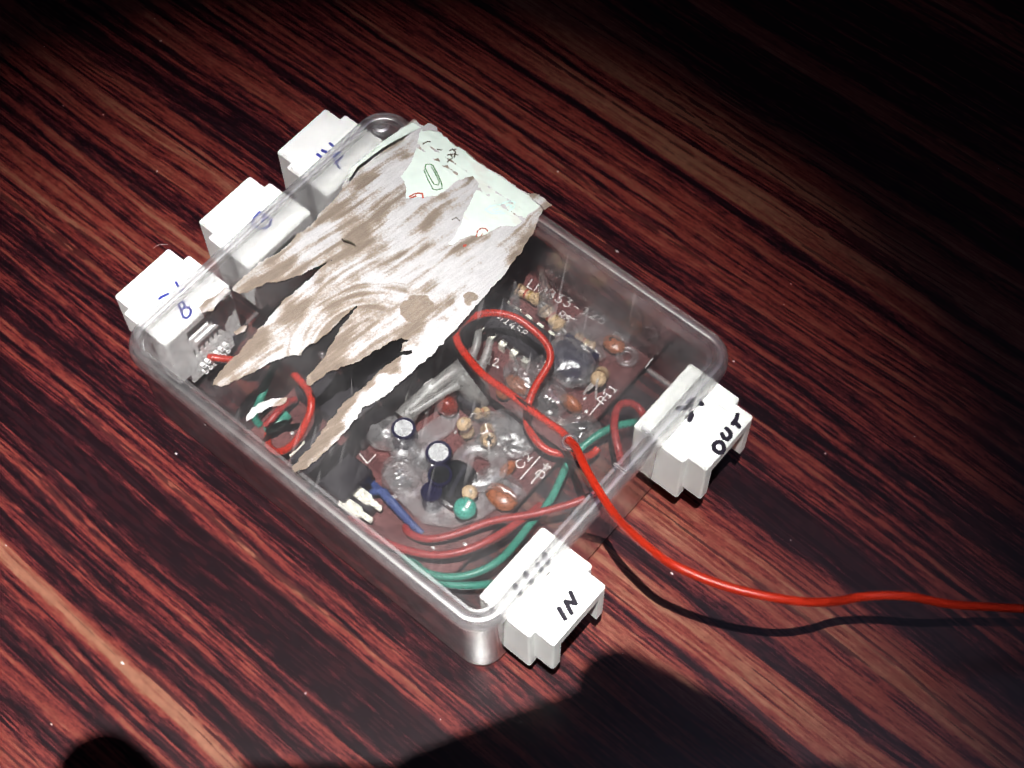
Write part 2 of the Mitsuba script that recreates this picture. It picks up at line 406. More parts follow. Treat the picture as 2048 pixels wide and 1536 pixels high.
# ------------------------------------------------------------------ line sockets
def socket(side, yc, label, letters, ink, material):
    t = thing('line_socket', label, 'phone socket', 'white line sockets glued through the walls of the box')
    sgn = -1 if side == 'nw' else 1
    def w(poly):                                   # local (u, v) polygon -> world
        return sg.Polygon([socket_xy(side, yc, u, v) for u, v in poly])
    body = w([(0, -11.4), (15.2, -11.4), (15.2, 11.4), (0, 11.4)]).buffer(-0.7).buffer(0.7, quad_segs=4)
    end = w([(14, -9.5), (20.7, -9.5), (20.7, 9.5), (14, 9.5)]).buffer(-0.7).buffer(0.7, quad_segs=4)
    both = body.union(end)
    core = man(extrude(body, 9.5, 29.35)) + man(extrude(end, 13.2, 29.35)) + man(extrude(both.buffer(-0.22), 29.3, 29.7)) + man(extrude(both.buffer(-0.55), 29.6, 29.95))
    core = core + man(extrude(w([(0, -7.5), (6, -7.5), (6, 7.5), (0, 7.5)]), 5.0, 9.6))
    port = w([(15.6, -6.8), (21.5, -6.8), (21.5, 6.8), (15.6, 6.8)])
    core = core - man(extrude(port, 12, 25.6)) - man(extrude(port.buffer(-1.6), 25, 27.4))
    slot = w([(-1, -4.8), (3.2, -4.8), (3.2, 4.8), (-1, 4.8)])
    core = core - man(extrude(slot, 23.2, 27.1))
    for k in range(6):
        v0 = -4.0 + 1.6 * k
        core = core - man(extrude(w([(-1, v0), (1.5, v0), (1.5, v0 + 0.55), (-1, v0 + 0.55)]), 14.6, 18.2))
    obj('housing', core, material, t, smooth=30)
    ridge = w([(-0.75, -4.9), (0.4, -4.9), (0.4, 3.2), (-0.75, 3.2)])
    obj('latch_bar', extrude(ridge, 20.2, 21.5), material, t)
    for row, z in enumerate((12.3, 9.2)):
        for k in range(6):
            c = socket_xy(side, yc, -0.5, -4.0 + 1.6 * k + 0.3)
            obj('wire_tube', lathe((c[0] - sgn * 0.8, c[1], z), [(0.2, 0), (0.62, 0), (0.66, 1.3), (0.3, 1.3), (0.2, 0.2)], axis=(-sgn, 0, 0.25), n=12), 'white_plastic', t)
    for k in range(4):
        c = socket_xy(side, yc, -0.3, -4.0 + 2.4 * k)
        obj('foot_rib', box(c[0] - 0.9, c[0] + 0.9, c[1] - 0.5, c[1] + 0.5, 5.3, 7.6, 0.25), 'white_plastic', t)
    for name, lines, width in letters:
        obj(name, stroke(lines, width, 29.95, 30.04), ink, t, smooth=False)
    return t


B = [('marker_letter', [[(-57.67, -29.73), (-55.81, -30.67), (-53.95, -31.6), (-53.06, -31.42), (-53.01, -30.24), (-53.67, -29.07), (-54.89, -28.75), (-55.56, -29.51), (-55.71, -30.59)], [(-57.67, -29.73), (-57.72, -28.81), (-57.02, -28.61), (-56.09, -28.99), (-55.66, -29.59)]], 0.58),
     ('marker_stroke', [[(-62.88, -25.57), (-61.73, -25.97)], [(-62.64, -31.58), (-62.4, -30.41), (-61.96, -29.27)], [(-59.86, -26.74), (-59.91, -25.81)]], 0.7)]
D = [('marker_letter', [[(-61.81, 3.54), (-59.61, 3.34), (-57.65, 3.75), (-56.64, 2.15), (-56.88, 0.74), (-57.87, -0.09)], [(-61.81, 3.54), (-61.58, 1.28), (-60.88, -0.17), (-59.62, -0.34), (-57.87, -0.09)], [(-59.59, 2.95), (-59.11, 1.72)]], 0.58)]
F = [('marker_letter', [[(-59.47, 29.14), (-57.49, 27.81), (-55.13, 27.03)], [(-59.03, 28.86), (-59.09, 30.09), (-58.82, 30.96)], [(-57.39, 27.89), (-57.25, 29.29), (-57.31, 30.51)]], 0.6),
     ('marker_stroke', [[(-62.9, 31.42), (-61.93, 31.36)], [(-62.85, 28.45), (-61.79, 28.69)], [(-62.96, 26.65), (-61.9, 26.68)]], 0.8)]
OUT = [('marker_letter', [[(69.25, 25.34), (69.39, 26.34), (70.13, 26.96), (71.07, 26.7), (71.88, 25.81), (71.99, 24.86), (71.26, 24.25), (70.14, 24.35), (69.4, 24.95), (69.25, 25.34)]], 1.05),
       ('marker_letter', [[(69.03, 28.84), (70.04, 28.28), (70.92, 28.5), (70.99, 29.61), (70.35, 30.47), (68.97, 30.72)]], 1.05),
       ('marker_letter', [[(69.27, 32.74), (69.28, 34.34), (68.73, 35.49)], [(69.31, 33.49), (70.95, 33.09)]], 1.05),
       ('marker_stroke', [[(59.45, 28.95), (60.38, 28.13), (60.75, 26.84)], [(59.32, 33.14), (59.61, 31.95), (60.42, 32.27)], [(57.66, 30.31), (57.9, 31.59), (58.78, 29.64), (56.8, 27.44)]], 1.2)]
IN = [('marker_letter', [[(67.27, -30.67), (69.84, -31.65)]], 1.05),
      ('marker_letter', [[(70.13, -29.68), (67.33, -28.41), (69.38, -27.32), (66.82, -25.99)]], 1.0),
      ('marker_stroke', [[(56, -33.02), (58.14, -33.6)], [(55.95, -29.21), (58.34, -29.93), (56.62, -29.3)], [(56.81, -25.58), (58.13, -26.09)], [(56.38, -22.71), (58.42, -23.91)], [(59.48, -26.09), (59.6, -25.51)]], 1.3)]
NOTE = 'white line socket '
s_b = socket('nw', -28.9, NOTE + 'marked with a blue B, nearest the left box corner', B, 'ink_blue', 'white_plastic')
s_d = socket('nw', 0.8, NOTE + 'marked with a blue D, middle of three in the far end wall', D, 'ink_blue', 'white_plastic')
s_f = socket('nw', 29.9, NOTE + 'with a blue F, beside the torn paper', F, 'ink_blue', 'white_plastic')
s_o = socket('se', 28.3, NOTE + 'marked OUT in black, at the right corner of the box', OUT, 'ink_black', 'white_plastic_old')
s_i = socket('se', -28.8, NOTE + 'marked IN in black, at the front corner of the box', IN, 'ink_black', 'white_plastic_old')
frame = sg.LinearRing([(62.59, 34.63), (67.02, 34.76), (67.22, 23.47), (62.58, 23.25)]).buffer(0.16)
obj('embossed_frame', extrude(frame, 29.95, 30.15), 'white_plastic_old', s_o)
frame = sg.Polygon([(63.67, -27.37), (66.81, -26.16), (66.39, -34.24), (63.05, -35.01)]).buffer(-0.8).buffer(0.8).exterior.buffer(0.16)
obj('embossed_frame', extrude(frame, 29.95, 30.12), 'white_plastic_old', s_i)

# ------------------------------------------------------------------ torn paper sticker
def paper_z(x, y):
    k = np.clip((y - 43.2) / 2.2, 0, 1); k = k * k * (3 - 2 * k)
    over = np.clip(y - 47.6, 0, 9)
    kn = np.clip((-x - 52.6) / 2.0, 0, 1); kn = kn * kn * (3 - 2 * kn)
    lift = 0.9 * np.clip((-12 - y) / 26, 0, 1) ** 2 * 0.6
    q = np.c_[np.asarray(x) * 0.22, np.asarray(y) * 0.05, np.zeros(np.size(x))] + 60
    return 32.98 + 1.55 * np.maximum(k, kn) - 0.10 * over ** 2 * 0.5 + lift * 0.5 + 0.30 * meshkit.fbm(q, 3, 4)


base = [(-48.57, 49.46), (-45.49, 49.22), (-42.54, 51.9), (-41.57, 50.99), (-35.9, 50.16), (-31.66, 50.52), (-27.83, 49.92), (-20.17, 50.25), (-13, 50.24), (-10.29, 50.44), (-8.1, 51.66), (-3.42, 51.28), (-3.81, 49.13), (-3.21, 47.81), (-1.23, 40.84), (0.34, 31.88), (0.72, 27.14), (1.01, 20.44), (1.57, 13.5), (2.13, 7.39), (2.22, 1.34), (2.21, -2.53), (1.36, -13.07), (1.07, -18.32), (-0.78, -22.55), (-0.22, -23.5), (0.51, -28.7), (0.7, -35.16), (0.51, -38.77), (0.06, -43.09), (-1.21, -45.52), (-2.48, -44.88), (-2.94, -41.32), (-2.86, -38.15), (-4.27, -30.42), (-5.03, -24.87), (-4.32, -17.29), (-4.43, -13.03), (-3.89, -7.47), (-3.33, -6.44), (-1.74, -3.45), (-2.59, -3.06), (-4.28, -5.21), (-5.42, -3.22), (-4.39, -0.87), (-6.57, -2.13), (-8.07, -4.69), (-9.27, -9.21), (-9.9, -12.69), (-11.01, -15.63), (-13.61, -19.99), (-14.23, -23.42), (-14.56, -26.41), (-15.59, -26.73), (-16.76, -24.82), (-17.21, -20.27), (-17.62, -18.42), (-18.44, -15.41), (-19.66, -11.42), (-20.42, -6.99), (-21.38, -2.31), (-21.54, -3.96), (-21.57, -7.21), (-21.58, -11.54), (-22.16, -16.49), (-22.86, -19.86), (-22.06, -21.4), (-24.32, -23.29), (-26.79, -28.3), (-28.18, -33.66), (-30.77, -40.36), (-32.74, -41.47), (-33.36, -40.18), (-34.08, -35.69), (-34.68, -29.02), (-35.24, -23.73), (-35.83, -17.64), (-36.7, -12.46), (-35.97, -7.63), (-35.9, -3.51), (-36.05, 1.04), (-35.17, 4.72), (-35.72, 3.08), (-37.19, -0.7), (-38.54, -4.94), (-40.51, -8.53), (-43.08, -11.65), (-44.82, -15.43), (-46.38, -18.66), (-48.47, -18.87), (-49.22, -17.76), (-48.98, -14.26), (-49.11, -9.1), (-47.82, -4.09), (-47.16, -0.57), (-47.75, 3.72), (-46.71, 8), (-47.7, 12.03), (-47.86, 15.76), (-47.93, 19.8), (-48.94, 21.64), (-49.57, 24.22), (-50.56, 27.57), (-50.41, 31.27), (-50.15, 39.54), (-49.23, 45.24)]
pp = rough_edge(sg.Polygon(base).buffer(0), 0.55, 0.5, 3)
pt = thing('paper_sticker', 'torn white paper sticker with brown glue streaks and printed clips across the lid', 'paper sticker')
obj('torn_sheet', sheet(pp, paper_z, 0.14, 1.1), 'paper_torn', pt, smooth=50)
mint = [(-44.7, 47.73), (-44.95, 48.81), (-41.78, 51.03), (-35.57, 49.8), (-31.34, 50.15), (-27.51, 49.55), (-19.86, 49.88), (-12.69, 49.88), (-9.99, 50.08), (-8, 51.13), (-5.3, 50.52), (-4.9, 48.42), (-5.57, 44.42), (-6.44, 41.27), (-9.39, 38.81), (-10.16, 36.56), (-10.54, 34.44), (-11.61, 32.75), (-13.28, 31.95), (-14.34, 29.67), (-15.09, 26.65), (-15.98, 26.11), (-16.11, 28.39), (-18.6, 34.94), (-20.49, 39.87), (-21.8, 44.74), (-24.45, 45.22), (-27.25, 42.88), (-27.57, 39.3), (-28.09, 35.57), (-30.76, 32.72), (-33.83, 29.74), (-35.85, 32.37), (-39.51, 34.09), (-40.3, 38.87), (-42.11, 42.85)]
mp = rough_edge(sg.Polygon(mint).buffer(0).intersection(pp.buffer(-0.25)), 0.35, 0.5, 8)
obj('printed_layer', sheet(mp, lambda x, y: paper_z(x, y) + 0.09, 0.07, 1.1), 'paper_mint', pt, smooth=50, label='pale green printed top layer left along the far edge')


def printed(name, lines, width, material, label=None, dz=0.125):
    g = sg.MultiLineString(lines).buffer(width / 2, quad_segs=3)
    ms = [sheet(q, lambda x, y: paper_z(x, y) + dz, 0.03, 0.5) for q in getattr(g, 'geoms', [g])]
    obj(name, join(ms), material, pt, smooth=False, label=label)


printed('printed_clip', [[(-36.18, 39.38), (-33.04, 37.62), (-30.35, 36.36), (-29.34, 36.79), (-28.66, 37.97), (-29.6, 39.05), (-32.41, 40.65), (-35.33, 41.97), (-36.26, 41.83), (-36.95, 41.03), (-36.51, 40.15), (-33.38, 38.59), (-31.2, 37.71), (-30.19, 38.14), (-30.52, 39.1), (-33.44, 40.62), (-35.31, 41.36)]], 0.26, 'print_green', 'printed green paper clip')
printed('printed_clip', [[(-15.68, 40.02), (-15.5, 41.79), (-13.72, 43.69), (-11.84, 45.46), (-10.55, 45.93), (-9.74, 44.98), (-11.12, 42.62), (-13.48, 40.43), (-15.38, 40.07)], [(-14.19, 41.26), (-13.22, 43.09), (-11.53, 44.7), (-10.54, 44.72), (-12.01, 42.68), (-13.39, 41.32)]], 0.20, 'print_teal', 'faint printed teal paper clip')
printed('printed_mark', [[(-12, 32.42), (-12.91, 33.86), (-12.82, 35.14), (-11.84, 35.76), (-10.95, 35.5)], [(-11.22, 33.47), (-11.43, 34.1)]], 0.28, 'print_red', 'remnant of a printed red clip curve')
printed('printed_mark', [[(-33.45, 30.68), (-33.08, 32.01), (-32.49, 32.91), (-31.49, 33.54), (-30.55, 32.69)], [(-32.94, 30.69), (-32.26, 31.87)]], 0.42, 'print_red', 'thick red fragment of print at the torn edge')
printed('printed_mark', [[(-12.55, 28.19), (-12.45, 28.66)]], 0.6, 'print_red')
printed('grime_spot', [[(-41.24, 44.85), (-40.76, 46.1), (-40.15, 46.4)], [(-37.01, 45.84), (-36.09, 46.39)], [(-33.81, 46.19), (-32.81, 47.44), (-31.79, 47.87)], [(-34.18, 48.41), (-32.83, 48.27), (-31.96, 46.68)], [(-32.53, 44.73), (-32.16, 46.3), (-33.41, 46.94)], [(-33.48, 49), (-34.37, 47.62)]], 0.34, 'grime')
printed('grime_spot', [[(-20.16, 32.42), (-19.88, 33.47), (-18.37, 33.31)], [(-6.29, 49.49), (-5.3, 49.71), (-4.31, 50.94)]], 0.22, 'grime')
# creases, and the lips where the sheet folds over the edge of the lid
obj('folded_lip', sheet(rough_edge(sg.Polygon([(-44.96, 48.16), (-44.22, 50.5), (-41.61, 50.96), (-40.42, 49.81), (-42.5, 49.36), (-43.9, 47.76)]), 0.2, 0.4, 2), lambda x, y: 35.0 + 0.15 * (y - 48), 0.12, 0.6), 'paper_torn', pt)
obj('folded_lip', sheet(rough_edge(sg.Polygon([(-9.41, 49.8), (-8.53, 51.15), (-6.04, 51.39), (-2.47, 51.12), (-3.16, 49.13), (-4.64, 49.31), (-6.72, 49.4)]), 0.25, 0.4, 4), lambda x, y: 35.0 + 0.12 * (y - 48), 0.12, 0.6), 'paper_torn', pt)
obj('folded_lip', sheet(rough_edge(sg.Polygon([(-47.98, 48.3), (-45.24, 48.43), (-46.81, 43.05), (-48.16, 37.88), (-48.78, 32.72), (-49.2, 28.17), (-48.22, 24.83), (-48.49, 23.78), (-50.07, 26.61), (-49.96, 31.1), (-49.69, 39.16), (-48.78, 44.83)]), 0.12, 0.4, 6), lambda x, y: 34.9 - 0.02 * (y - 40) + 0 * x, 0.12, 0.6), 'paper_mint', pt, label='narrow white edge folded up along the left side')
obj('crease', tube([(-37.62, 9.52, 34), (-36.47, 9.61, 34.1), (-35.18, 10.09, 34.1), (-33.49, 10.29, 33.9)], [0.12, 0.28, 0.1], 6, 0.8), 'grime', pt)
# loose shreds of the same paper
def shred(px, label, z=33.0):
    single('paper_shred', sheet(rough_edge(sg.Polygon(px).buffer(0), 0.45, 0.4, 9), lambda x, y: z + 0.25 * meshkit.fbm(np.c_[x * .6, y * .6, 0 * x] + 9, 3), 0.15, 0.7), 'paper_torn', label, 'paper scrap', smooth=50)


shred([(-51.15, -27.99), (-51.26, -25.61), (-50.49, -22.86), (-50.03, -19.79), (-48.55, -19.32), (-48.53, -21.99), (-48.64, -23.99), (-47.85, -26.18), (-48.86, -27.98), (-49.62, -28.62)], 'tan paper shred stuck on the lid over the B socket', 33.25)
shred([(-20.41, -42.2), (-21.21, -39.51), (-20.51, -36.96), (-19.24, -34.64), (-16.73, -32.36), (-15.88, -33.07), (-16.41, -34.94), (-17.98, -36.79), (-18.96, -39.22), (-19.11, -41.46), (-19.65, -42.97)], 'curved cream paper shred on the lid, over the red and green wire ends')
shred([(-39.61, -27.39), (-39.3, -25.25), (-38.36, -24.09), (-37.72, -25.43), (-38.53, -27.42)], 'smallest tan paper shred, beside the B socket')

# ------------------------------------------------------------------ circuit board and what is soldered or glued to it
ZB = 6.0
pcb = thing('circuit_board', 'dark red circuit board crowded with small components and smears of clear hot glue', 'circuit board')
BX0, BX1, BY0, BY1 = -30.0, 36.3, -45.0, 46.0
obj('board_plate', box(BX0, BX1, BY0, BY1, ZB - 1.7, ZB, 0.15), 'board', pcb)
for x, y in ((BX0 + 4, BY0 + 4), (BX1 - 4, BY0 + 4), (BX0 + 4, BY1 - 4), (BX1 - 4, BY1 - 4)):
    obj('standoff', lathe((x, y, 1.52), [(0, 0), (2.2, 0), (1.9, 2.75), (0, 2.75)], n=16), 'clear_tray', pcb)
XA = np.array([1.0, 0, 0]); YA = np.array([0, 1.0, 0])


def silk(text, a, b, h, bold=False):
    """White print on the board reading from a to b."""
    m = meshkit.text_mesh(text, h, 0.03, bold); a, b = np.array(a[:2]), np.array(b[:2]); d = b - a
    wd = m.bounds[1][0]; k = np.linalg.norm(d) / wd
    m.apply_scale((k, 1, 1)); m.apply_transform(trimesh.transformations.rotation_matrix(math.atan2(d[1], d[0]), (0, 0, 1))); m.apply_translation((a[0], a[1], ZB + 0.01))
    obj('silk_lettering', m, 'silk', pcb, smooth=False)


silk('LM833-126', (-3.74, 41.76, 6), (20.09, 45.74, 6), 3.0)
silk('R8', (8.7, 39.85, 6), (12.34, 40.05, 6), 2.5)
silk('12', (3.34, 16.74, 6), (6.45, 17.77, 6), 2.6)
silk('C6', (23.93, 44.12, 6), (27.22, 44.68, 6), 2.3)
silk('C2', (30.71, -1.22, 6), (30.79, 3.83, 6), 2.4)
silk('100n', (27.83, 15.03, 6), (31.49, 15.45, 6), 2.0)
silk('Y', (-11.01, -11.82, 6), (-8.82, -11.13, 6), 2.6)
silk('R11', (35.08, 26.83, 6), (35.22, 33.11, 6), 2.4)
silk('D4', (36.59, 0.25, 6), (36.4, 4.85, 6), 2.4)
lines = [[(36.66, 42.69), (36.42, 46.43)], [(-3.85, -23.94), (-0.35, -24.71), (-0.42, -21.62)], [(2.54, 34.28), (4.88, 34.41)], [(7.98, 32.98), (10.1, 33.14)], [(10.15, 41.88), (13.79, 42.49)], [(32.33, -3.15), (32.03, 6.73)], [(35.18, -2.21), (34.9, 4.88)], [(34.25, 22.69), (33.95, 30.11)]]
obj('silk_lines', stroke(lines, 0.32, ZB + 0.01, ZB + 0.04), 'silk', pcb, smooth=False)

# the chip under the red loop
C0 = np.array([8.0, 28.2])
obj('chip', box(C0[0] - 24, C0[0] + 6.4, C0[1] - 4.6, C0[1] + 4.6, ZB + 1.0, ZB + 4.6, 0.35), 'black_plastic', pcb)
chip = [k for k in scene if k.startswith(pcb + '__chip')][-1]
for side in (-1, 1):
    for k in range(8):
        x = C0[0] + 4.2 - 3.9 * k; y = C0[1] + side * 4.6
        leg = join([box(x - 1.0, x + 1.0, min(y, y + side * 1.3), max(y, y + side * 1.3), ZB + 2.6, ZB + 3.1), box(x - 0.95, x + 0.95, min(y + side * 0.9, y + side * 1.4), max(y + side * 0.9, y + side * 1.4), ZB, ZB + 3.0)])
        obj('pin', leg, 'tin', chip, smooth=False)
m = meshkit.text_mesh('LM1458', 2.2, 0.03); m.apply_translation((C0[0] - 12, C0[1] - 1.0, ZB + 4.61)); obj('chip_lettering', m, 'silk', chip, smooth=False)


def resistor(a, b, r=1.7, bands=('band_brown', 'band_red', 'band_gold')):
    a, b = np.array(a, float), np.array(b, float); d = b - a; L = np.linalg.norm(d)
    k = obj('resistor', lathe(a, [(0, 0), (r * .75, 0.1), (r * 1.08, L * .10), (r * 1.08, L * .24), (r * .86, L * .32), (r * .86, L * .68), (r * 1.08, L * .76), (r * 1.08, L * .90), (r * .75, L - .1), (0, L)], d, 18), 'resistor_body', pcb)
    for s, c in zip((.16, .42, .58), bands):
        q = 1.12 if s < .3 else .90
        obj('colour_band', lathe(a + d * (s - .035), [(r * q * .98, 0), (r * q, 0), (r * q, L * .07), (r * q * .98, L * .07), (r * q * .98, 0)], d, 18), c, k)
    u = d / L
    for e, sg_ in ((a, -1), (b, 1)):
        obj('lead', tube([e, e + sg_ * u * 1.2, np.array([(e + sg_ * u * 2.0)[0], (e + sg_ * u * 2.0)[1], ZB])], 0.33, 6, 0.6), 'metal', k)


resistor((-4.48, 38.68, 8), (3.39, 39.93, 8))
resistor((5.48, 38.24, 9), (13.31, 36.91, 8), 1.9)
resistor((17.55, 36.5, 9), (23.73, 37.28, 8), 1.8)
resistor((31.88, 28.46, 14), (29.48, 33.51, 7.4), 1.9, ('band_brown', 'band_brown', 'band_gold'))
resistor((13.61, -3.03, 14), (14.16, -2.27, 7.4), 1.8)
resistor((13.35, 1.96, 11), (14.61, 4.94, 9), 1.5)
resistor((22.29, -3.4, 15), (17.46, 1.59, 8), 1.9)
resistor((27.43, -16.45, 14), (26.18, -16.46, 7.5), 1.8)
obj('lead', tube([(31.71, 29.08, 14), (30.8, 27.46, 12), (29.24, 26.4, 6.2)], 0.35, 6, 0.6), 'metal', pcb)
obj('lead', tube([(32.19, 29.3, 14), (31.38, 27.56, 12), (30.36, 26.53, 9)], 0.3, 6, 0.6), 'metal', pcb)


def can(c, r, h, sleeve, top, tilt=(0, 0, 1)):
    k = obj('electrolytic_capacitor', lathe(c, [(0, 0), (r, 0), (r, h - .7), (r * .94, h), (r * .80, h), (r * .78, h - .12), (0, h - .12)], tilt, 26), sleeve, pcb)
    a = np.asarray(tilt, float) / np.linalg.norm(tilt)
    obj('can_top', lathe(np.array(c) + a * (h - .10), [(0, 0), (r * .76, 0), (r * .74, .12), (0, .14)], tilt, 26), top, k)


p = np.array((3.22, -14.11, 14.5)); can((p[0], p[1], ZB), 3.2, 8.5, 'sleeve_blue', 'cap_top')
p = np.array((14.63, -13.65, 15)); can((p[0], p[1], ZB), 3.4, 9, 'sleeve_blue', 'cap_top')
p = np.array((20.05, -22.47, 14)); can((p[0], p[1], ZB), 2.8, 8, 'sleeve_blue', 'sleeve_blue')
p = np.array((19.03, -18.06, 15)); can((p[0], p[1], ZB), 3.2, 9, 'sleeve_blue', 'sleeve_black')
obj('electrolytic_capacitor', lathe((23.32, -21.78, 10), [(0, 0), (3.2, .1), (3.9, .8), (3.9, 10), (3.2, 11), (0, 11)], np.array((21.66, -13.38, 11)) - np.array((23.32, -21.78, 10)), 28), 'sleeve_black', pcb, label='glossy black capacitor lying on its side')
obj('film_capacitor', blob((29.4, 20.76, 9), (3.4, 1.8, 2.6), 4, 0.06), 'film_orange', pcb)
obj('film_capacitor', blob((13.97, 11.83, 9), (2.0, 1.7, 2.2), 5, 0.06), 'film_orange', pcb)
obj('film_capacitor', blob((5.67, -0.59, 10), (3.2, 2.6, 3.2), 6, 0.05), 'film_red', pcb)
obj('film_capacitor', blob((26.63, 42.08, 8), (3.2, 2.4, 1.6), 7, 0.1), 'film_orange', pcb)
obj('film_capacitor', blob((32.51, -10.54, 8), (4.5, 3.2, 2.2), 8, 0.1), 'film_orange', pcb, label='wide orange-brown capacitor at the board edge')
obj('film_capacitor', blob((28.63, -3.84, 8), (1.5, 3.0, 1.8), 9, 0.1), 'film_orange', pcb)
obj('film_capacitor', blob((14.88, 16.57, 8), (3.5, 2.0, 1.5), 10, 0.1), 'film_orange', pcb)
disc = blob((29.18, -20.39, 13), (2.9, 2.9, 2.3), 1, 0.04)
dk = obj('ceramic_disc', disc, 'ceramic_teal', pcb, label='round teal ceramic bead')
obj('lead', tube([(29.69, -18.98, 15.5), (29.78, -19.83, 15.3), (30.02, -20.68, 15)], 0.55, 8, 0.5), 'metal', dk)
obj('metal_can', blob((0.22, -0.41, 13), (2.3, 2.3, 2.4), 2, 0.03), 'metal', pcb, label='small shiny metal dome')
obj('transistor', join([box(*(lambda q: (q[0] - 3.0, q[0] + 3.0, q[1] - 1.9, q[1] + 1.9, ZB + .5, ZB + 5.5, .5))((9.33, 3.81, 10)))]), 'black_plastic', pcb)
obj('transistor', join([box(*(lambda q: (q[0] - 6.5, q[0] + 4.5, q[1] - 5.8, q[1] + 5.0, ZB + .3, ZB + 4.6, .5))((22.15, 31.28, 9)))]), 'sleeve_blue', pcb)
# relay and connector blocks half hidden by the paper
q = (-19.47, -1.05, 14); obj('relay', box(q[0] - 15, q[0] + 13, q[1] - 9, q[1] + 9, ZB + .2, ZB + 10, .5), 'black_plastic', pcb)
q = (-32.91, -0.89, 12); obj('relay', box(q[0] - 7, q[0] + 8, q[1] - 7, q[1] + 8, ZB + .2, ZB + 7, .5), 'black_plastic', pcb)
q = (-13.27, -18.42, 12); obj('socket_strip', box(q[0] - 14, q[0] + 10, q[1] - 4.5, q[1] + 6.5, ZB + .2, ZB + 6, .5), 'black_plastic', pcb)
q = (-3.83, -32.4, 13); ck = obj('terminal_block', box(q[0] - 9, q[0] + 9.5, q[1] - 6.5, q[1] + 4.5, ZB + .2, ZB + 9, .5), 'black_plastic', pcb)


def blade(a, b, wd):
    """A flat tinned blade that narrows to a pin, from a to b."""
    a, b = np.array(a, float), np.array(b, float); d = (b - a); d2 = d[:2] / np.linalg.norm(d[:2]); n = np.array([-d2[1], d2[0]])
    s = lambda t, h: tuple((a[:2] + (b - a)[:2] * t) + n * h)
    pl = sg.Polygon([s(0, -wd), s(.58, -wd), s(.66, -wd * .5), s(.97, -wd * .42), s(1, 0), s(.97, wd * .42), s(.66, wd * .5), s(.58, wd), s(0, wd)]).buffer(.15)
    obj('blade_contact', sheet(pl, lambda x, y: a[2] + (b[2] - a[2]) * ((x - a[0]) * d[0] + (y - a[1]) * d[1]) / (d[0] ** 2 + d[1] ** 2), 0.7, 1.0), 'tin', ck, smooth=30)


blade((3.59, -34.34, 14), (12.04, -32.61, 9), 1.35)
blade((4.48, -38.55, 14), (12.35, -36.43, 9), 1.35)
blade((-12.44, -33.71, 14), (-14.89, -37.14, 11), 2.0)
blade((-9.83, -37.16, 14), (-11.4, -39.31, 11), 1.2)
obj('contact_slot', box(*(lambda q: (q[0] - 3.2, q[0] + 5, q[1] - 1.1, q[1] + 1.1, ZB + 1, ZB + 4, .2))((5.79, -34.48, 9))), 'black_plastic', pcb)  # dark box standing in for the shadow under the blade contacts

# hot glue: domes, strings and spikes
def glue(name, mesh, m='glue', label=None):
    obj(name, mesh, m, pcb, smooth=60, label=label)


glue('glue_blob', blob((5.09, 8.26, 13), (4.8, 4.6, 4.6), 11, 0.35, 4, 1.4, ZB), 'glue_grey', 'big dull grey lump of hot glue with stringy arms')
glue('glue_blob', tube([(6.34, 6.34, 15), (8.88, 6.79, 12), (11.06, 6.46, 8)], [3.6, 3.8, 2.4], 16, 1.0), 'glue_grey')
glue('glue_arm', tube([(2.94, 6.92, 15), (1.72, 1.52, 15), (0.38, -4.83, 13), (-0.08, -11, 11)], [2.3, 1.7, 2.2, 3.2], 12), 'glue_grey')
glue('glue_arm', tube([(6.12, 3.92, 16), (4.42, -0.57, 15), (2.71, -5.82, 14), (1.32, -9.31, 13)], [1.5, 1.0, 1.1, 1.4], 12), 'glue_grey')
glue('glue_strand', tube([(3.06, 10.1, 15), (3, 13.36, 16), (2.15, 15.57, 17), (0.2, 18.43, 17.5)], [2.2, 1.15, 1.15, 0.9], 12), 'glue_grey')
glue('glue_strand', tube([(6.48, 10.04, 14), (6.23, 13.52, 15), (5.28, 16.24, 16), (4.03, 18.5, 16.5)], [2.2, 1.15, 1.15, 0.9], 12), 'glue_grey')
glue('glue_spike', tube([(7.38, 37.2, 9), (5.84, 38.8, 13), (4.82, 39.12, 19), (4.28, 38.68, 26)], [2.4, 1.8, 1.3, 0.35], 12), 'glue')
glue('glue_spike', tube([(1.06, 30.67, 8), (0.45, 32.06, 12), (-0.12, 33.41, 16), (-0.88, 34.34, 20)], [2.0, 1.7, 1.2, 0.4], 12), 'glue')
glue('glue_wedge', sheet(sg.Polygon([(16.19, 47.21), (28.07, 46.11), (28.33, 44.93), (14.9, 33.29), (12.94, 34.23)]).buffer(.8), lambda x, y: 9.5 + 0 * x, 2.2, 1.5), 'glue_clear', 'flat clear triangle of glue by the lettering')
for p, r, s_ in (((21.99, 28.51, 11), (7.2, 6.4, 4.5), 1), ((15.64, 18.3, 10), (6.5, 5.4, 3.8), 2), ((24.06, 17.49, 10), (6.0, 5.0, 4.6), 3), ((19.15, -0.47, 11), (6.3, 6.0, 6.0), 4), ((-3.05, -16.56, 10), (6.5, 5.0, 4.0), 5),
              ((9.01, -22.39, 9), (5.0, 5.0, 3.2), 6), ((20.91, 36.54, 9), (6.5, 3.2, 2.6), 7), ((25.99, 30.73, 8), (4.0, 4.5, 2.6), 8), ((22.34, 4.75, 8), (7.5, 6.5, 3.4), 9), ((30.43, -8.69, 8), (7.0, 4.2, 2.6), 10), ((35.91, 17.07, 8), (5.0, 4.6, 3.2), 12), ((18.06, 22.88, 11), (3.4, 4.0, 3.4), 14), ((4.69, -16.38, 10), (4.4, 3.6, 4.2), 15), ((16.04, -16.56, 10), (4.6, 4.0, 4.2), 16), ((10.08, -15.46, 9), (4.0, 3.6, 3.6), 17)):
    glue('glue_blob', blob(p, r, s_, 0.26, 4, 1.5, ZB + .02), 'glue' if s_ in (1, 5, 9, 15, 16) else 'glue_clear')
